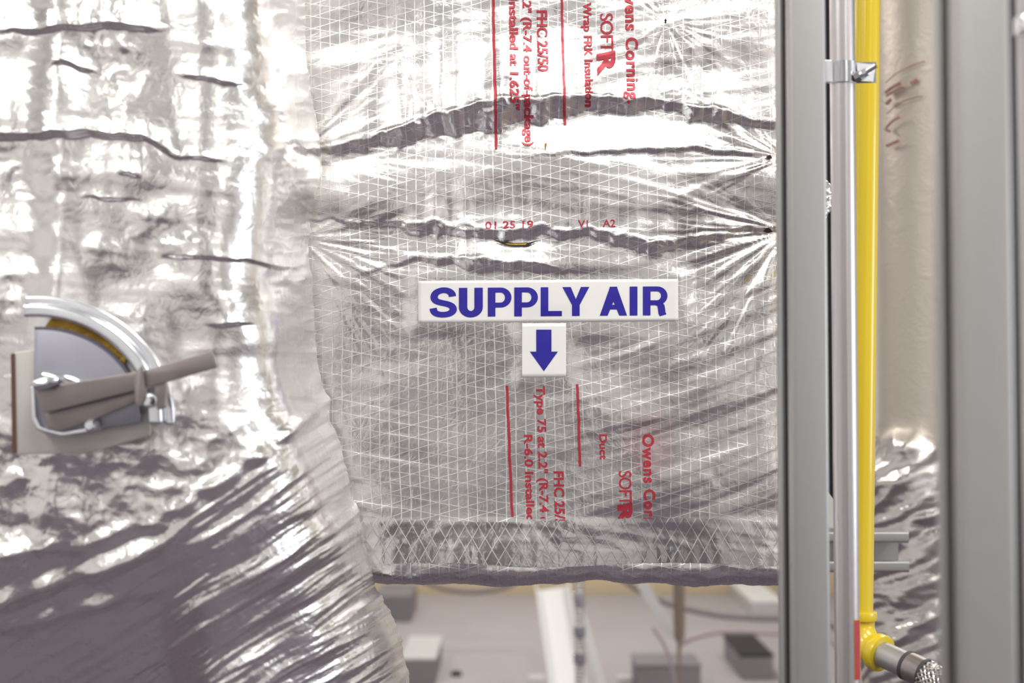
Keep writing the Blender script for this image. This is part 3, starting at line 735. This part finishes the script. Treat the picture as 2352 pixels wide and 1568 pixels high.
bm = NB(); tube(bm, [ee-out*.004, ee+out*.008], .0235, 28); obj('elbow_collar', bm, M_YELLOW, gas, True, bevel=.002)
hose = thing('flexible_gas_hose', 'braided steel gas hose leaving the yellow elbow', 'hose', ee)
h0 = ee+out*.006; hp = [h0, h0+out*.045]
bm = NB(); tube(bm, hp, .0160, 28); obj('nipple', bm, M_STRUT, hose, True)
f0 = h0+out*.045
bm = NB(); tube(bm, [f0-out*.004, f0+out*.001], .0185, 24); tube(bm, [f0+out*.024, f0+out*.029], .0190, 24); obj('crimp_ring', bm, M_DARKHOSE, hose, True)
bm = NB(); tube(bm, [f0, f0+out*.026], .0180, 28); obj('ferrule', bm, M_STEEL, hose, True)
hpts = smooth_path([f0+out*.026, f0+out*.07+Vector((.002, 0, -.012)), f0+out*.12+Vector((.0, 0, -.05)), f0+out*.15+Vector((0, .0, -.13)), f0+out*.16+Vector((0, 0, -.26))], 24)
bm = NB(); tube(bm, hpts, .0165, 20); obj('liner', bm, M_DARKHOSE, hose, True)
bm = NB(); fr = frames(hpts); cum = [0]
for a, b in zip(hpts[:-1], hpts[1:]): cum.append(cum[-1]+(b-a).length)
for dirn in (1, -1):
    for k in range(18):
        prev = None
        for i, (p, n, b) in enumerate(fr):
            a = 2*PI*k/18+dirn*cum[i]*52
            rad = .0178+.0007*math.cos(9*a*dirn+PI*k); q = []
            for da, dr in ((-.11, 0), (0, .0011), (.11, 0)):
                q.append(bm.verts.new(p+(n*math.cos(a+da)+b*math.sin(a+da))*(rad+dr)))
            if prev:
                bm.faces.new((prev[0], prev[1], q[1], q[0])); bm.faces.new((prev[1], prev[2], q[2], q[1]))
            prev = q
obj('braid', bm, M_BRAID, hose, False, 'stuff')

# ------------------------------------------------------------------ rear right: wrapped round duct, rail, right-edge pipe
YR = .80; rc_ = at(2165, 784, YR); RRD = 150*mpp(YR)
zq = np.concatenate([np.linspace(CEIL, 2.0, 6)[:-1], np.linspace(2.0, .55, 300), np.linspace(.55, 0, 6)[1:]]); aq = np.radians(np.linspace(120, 420, 220))
A, Z = np.meshgrid(aq, zq); _, PYR = proj(0*Z, 0*Z+YR-RRD, Z)
lowr = sst(980, 1120, PYR); rad = RRD*(1+.22*lowr)
disp = (1-lowr)*(.003*ridge(A*3, PYR/60, 201)*sst(4.5, 4.8, A)+.002*ridge(A*8, PYR/30, 202)*sst(4.55, 4.75, A)+.0006*ridge(A*2, PYR/150, 206))
disp += lowr*(.016*ridge((PYR+A*90)/60, A*.9, 203)+.006*ridge((PYR+A*60)/24, A*2, 204)+.002*ridge(PYR/14, A*5, 205))
disp += .02*np.exp(-((PYR-1020)/30)**2)*ridge(A*2, PYR/100, 207)
Rq = rad+disp-.004
P = np.stack([rc_.x+Rq*np.cos(A), rc_.y+Rq*np.sin(A), Z], -1)
rd = thing('round_duct', 'tan foil-wrapped round duct standing behind the yellow pipe', 'duct', (rc_.x, rc_.y, 0))
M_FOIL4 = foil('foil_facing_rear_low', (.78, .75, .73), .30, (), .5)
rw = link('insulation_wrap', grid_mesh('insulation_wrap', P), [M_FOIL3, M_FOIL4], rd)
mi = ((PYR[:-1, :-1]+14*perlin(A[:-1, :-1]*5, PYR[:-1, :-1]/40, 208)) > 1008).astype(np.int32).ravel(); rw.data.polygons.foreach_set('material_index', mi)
def on_round(px, py):
    """point of the rear duct seen at a pixel"""
    o = CAM; d = (at(px, py, YR)-o).normalized(); dx, dy = d.x, d.y; ox, oy = o.x-rc_.x, o.y-rc_.y
    a = dx*dx+dy*dy; b = 2*(ox*dx+oy*dy); c = ox*ox+oy*oy-(RRD+.006)**2; D = max(b*b-4*a*c, 0)
    return o+d*((-b-math.sqrt(D))/(2*a))
def stroke(pts, w=4):
    bm = NB(); p = smooth_path([on_round(*q) for q in pts], 4)
    tube(bm, p, w*.5*mpp(YR), 5); obj('printed_text', bm, M_REDF, rd, True)
for pts, w in (([(2034, 190), (2060, 168), (2100, 148), (2125, 140)], 3), ([(2036, 262), (2066, 236), (2100, 224), (2120, 220)], 3),
               ([(2034, 212), (2050, 200), (2070, 190)], 8), ([(2036, 220), (2060, 205), (2078, 200)], 6), ([(2092, 192), (2108, 182)], 9), ([(2036, 238), (2046, 228)], 9),
               ([(2036, 292), (2050, 278), (2068, 268)], 6), ([(2034, 296), (2044, 302)], 7), ([(2036, 335), (2052, 328), (2066, 322)], 7)): stroke(pts, w)
# short rail behind
YL = .42; ra = at(1880, 1262, YL); rb = at(2075, 1262, YL)
rl = thing('strut_rail', 'short horizontal channel rail behind the foot of the yellow pipe', 'rail', ra)
bm = NB(); M = Matrix.Translation(ra) @ Matrix(((0, 0, 1, 0), (1, 0, 0, 0), (0, 1, 0, 0), (0, 0, 0, 1)))
channel(bm, M, -.03, rb.x-ra.x, w=.032, lip=.016, ret=.006); obj('channel', bm, M_STRUT, rl, True)
bm = NB(); box(bm, (ra.x-.03, ra.y-.03, 0), (ra.x+.01, ra.y+.03, ra.z-.033)); obj('leg', bm, M_STRUT, rl, bevel=.002)
# right edge: black pipe and light conduit with clamp
YE = -1.94+1.10; e1 = at(2318, 784, YE+.10); e2 = at(2380, 784, YE)
bm = NB(); tube(bm, [(e1.x, e1.y, 0), (e1.x, e1.y, CEIL)], .019, 24); tag(obj('insulated_pipe', bm, M_BLACK, None, True), 'black rubber-insulated pipe beside the right edge, behind the nearest post', 'pipe')
bm = NB(); tube(bm, [(e2.x, e2.y, 0), (e2.x, e2.y, CEIL)], .0117, 28); tag(obj('conduit', bm, M_EMT, None, True), 'grey conduit cut off by the right edge of the photo', 'conduit')
ec_ = thing('conduit_clamp', 'small blurred clamp near the top right corner', 'clamp', (e2.x, e2.y, at(2350, 62, YE).z))
bm = NB(); zc = at(2350, 62, YE).z; tube(bm, [(e2.x, e2.y, zc-.007), (e2.x, e2.y, zc+.007)], .0136, 24); obj('band', bm, M_ZINC, ec_, True, bevel=.001)
bm = NB(); q = at(2350, 62, YE-.014); tube(bm, [q, q+Vector((0, -.008, 0))], .004, 6); obj('screw', bm, M_ZINC, ec_)

# ------------------------------------------------------------------ background under the main duct
pad = struct('trim_1', (-3.2, 3.4, 0), (3.6, 6.86, .05), M_PAD)
ZP = .05
def ground(px, py, z=ZP):
    d = at(px, py, 0)-CAM; t = (z-CAM.z)/d.z; return CAM+d*t
def gbox(name, label, cat, x0, x1, ytop, ybase, depth, m, lid=None, dx=0., group=None):
    """box on the pad: front face spans x0..x1, ytop..ybase in the photo"""
    g = ground((x0+x1)/2, ybase); Y = g.y; a = at(x0, ytop, Y); b = at(x1, ybase, Y)
    t = thing(name, label, cat, (g.x, Y+depth/2, ZP), group)
    bm = NB(); box(bm, (a.x, Y, ZP), (b.x, Y+depth, a.z)); obj('body', bm, m, t, bevel=.006)
    if lid:
        bm = NB(); box(bm, (a.x-.004, Y-.004, a.z), (b.x+.004, Y+depth+.004, a.z+.012)); obj('lid', bm, lid, t, bevel=.004)
    return t
gbox('junction_box', 'grey block with a pale top left of the leaning channel', 'block', 922, 1000, 1516, 1572, .55, M_BOX, M_LID)
gbox('junction_box', 'dark block standing beneath the brown rod', 'block', 1462, 1610, 1532, 1592, .25, M_BOX, M_BOX)
gbox('junction_box', 'dark grey block with a black top near the strut post', 'block', 1702, 1776, 1508, 1560, .5, M_BOX, M_BLACK)
gbox('equipment_box', 'dark box far back beside the lower foil duct', 'box', 862, 944, 1368, 1428, .5, M_BOX)
gbox('white_box', 'white-topped box far back beside the strut post', 'box', 1728, 1800, 1384, 1412, .9, M_LID, M_WHITE)
g = ground(1048, 1551); bm = NB(); tube(bm, [g, g+Vector((0, 0, .012)), g+Vector((0, 0, .02))], [.025, .025, .015], 14)
tag(obj('floor_plug', bm, M_BLACK, None, True), 'small black plug on the pale floor', 'plug')
# pale foot plates at the bottom edge
for px, lb in ((1232, 'pale anchor plate at the foot of the leaning channel'), (1436, 'pale anchor plate left of the dark block')):
    g = ground(px, 1560); bm = NB(); box(bm, (g.x-.035, g.y-.05, ZP), (g.x+.035, g.y+.05, ZP+.012)); o = obj('anchor_plate', bm, M_LID, None, bevel=.002); tag(o, lb, 'plate')
# leaning channel, threaded rod, strap
def lean(name, label, cat, p, q, w, m, depth=.5):
    a, b = at(*p), at(*q); d = (b-a).normalized(); bm = NB()
    L = (b-a).length; s = d.cross(Vector((0, 1, 0))).normalized(); n = s.cross(d)
    M = Matrix(((s.x, n.x, d.x, a.x), (s.y, n.y, d.y, a.y), (s.z, n.z, d.z, a.z), (0, 0, 0, 1)))
    return bm, M, L
YS = 3.9
t = thing('leaning_channel', 'bright galvanised channel leaning down to the pale floor', 'channel', ground(1310, 1700))
bm, M, L = lean('', '', '', (1270, 1352, YS), (1322, 1690, YS-.4), .1, M_STRUT)
w_ = 37*mpp(YS)
sheet(bm, round_path([(-w_, -.05), (-w_, 0), (w_, 0), (w_, -.05)], .008, 4), .006, M, 0, L); obj('channel', bm, M_WHITE, t, True)
bm, M, L = lean('', '', '', (1328, 1390, YS), (1400, 1640, YS-.1), .1, M_STRUT)
box(bm, (-.018, -.01, 0), (.018, .01, L), M); obj('brace', bm, M_WHITE, t, bevel=.003)
rr0 = at(1331, 1500, YS-.62); bm = NB(); n = 150; zt = Zb+.02
tube(bm, [(rr0.x, rr0.y, ZP)]+[(rr0.x, rr0.y, ZP+(zt-ZP)*k/n) for k in range(1, n)]+[(rr0.x, rr0.y, CEIL)], [.016]+[.018 if k % 2 else .014 for k in range(1, n)]+[.016], 10)
th = thing('threaded_rod', 'grey threaded hanger rod beside the leaning channel', 'rod', (rr0.x, rr0.y, ZP)); obj('rod', bm, M_STRUT, th, True)
for py in (1374, 1448, 1510):
    z = at(1331, py, rr0.y).z; bm = NB(); tube(bm, [(rr0.x, rr0.y, z-.02), (rr0.x, rr0.y, z+.02)], (.025), 6); obj('nut', bm, M_ZINC, th, bevel=.003)
YB2 = 3.6; q0 = at(1560, 1470, YB2)
bm = NB(); tube(bm, [(q0.x, q0.y, q0.z), (q0.x, q0.y, q0.z+.03), (q0.x, q0.y, CEIL)], [.018, .022, .022], 14)
tube(bm, [(q0.x, q0.y, q0.z-.05), (q0.x, q0.y, q0.z)], .008, 8); tube(bm, [(q0.x, q0.y, ZP), (q0.x, q0.y, q0.z-.05)], .006, 8)
tag(obj('hanger_rod', bm, M_BROWN, None, True), 'brownish vertical hanger rod above the dark block', 'rod')
bm, M, L = lean('', '', '', (1474, 1340, YB2), (1556, 1480, YB2-.02), .1, M_STRUT)
box(bm, (-.022, -.004, 0), (.022, .004, L*.80), M); box(bm, (-.010, -.004, L*.8), (.010, .004, L*.86), M); tag(obj('steel_strap', bm, M_LID, None, bevel=.002), 'pale flat strap slanting down to the brown rod', 'strap')
def cable(label, pts, r, m):
    bm = NB(); tube(bm, smooth_path([p if isinstance(p, Vector) else at(*p) for p in pts], 12), r, 8); tag(obj('cable', bm, m, None, True), label, 'cable')
cable('dark grey cable drooping to the right behind the strap', [Vector((at(1328, 700, 4.2).x, 4.2, CEIL)), (1328, 700, 4.2), (1332, 1000, 4.2), (1340, 1180, 4.2), (1375, 1280, 4.2), (1450, 1345, 4.2), (1530, 1385, 4.2), (1640, 1412, 4.2), (1740, 1421, 4.2), (1830, 1428, 4.2), (1960, 1480, 4.2), (2030, 1800, 4.2)], .011, M_CABLE)
cable('mauve cable arching right from the brown rod', [(1562, 1480, 3.7), (1600, 1462, 3.7), (1660, 1451, 3.7), (1740, 1452, 3.7), (1830, 1462, 3.7), (1950, 1520, 3.7), (2030, 1900, 3.7)], .010, M_CABLE2)
cable('thin mauve cable running down across the dark block', [(1500, 1440, 3.5), (1530, 1490, 3.5), (1545, 1540, 3.5), (1556, 1600, 3.5)], .006, M_CABLE2)
cable('grey cable sagging just under the duct edge at left', [Vector((at(922, 700, 5).x, 5.0, CEIL)), (922, 700, 5.0), (928, 1100, 5.0), (936, 1240, 5.0), (955, 1310, 5.0), (990, 1342, 5.0), (1060, 1358, 5.0), (1130, 1355, 5.0), (1185, 1335, 5.0), (1215, 1280, 5.0), (1222, 1150, 5.0), (1226, 700, 5.0), Vector((at(1226, 700, 5).x, 5.0, CEIL))], .012, M_CABLE)

# ------------------------------------------------------------------ behind the camera: added dark panel for the dark figure mirrored in the foil, lamp bodies
dr = struct('dark_reflection_panel', (-.60, YB, 0), (.45, YB+.05, 2.05), M_DARKPANEL)
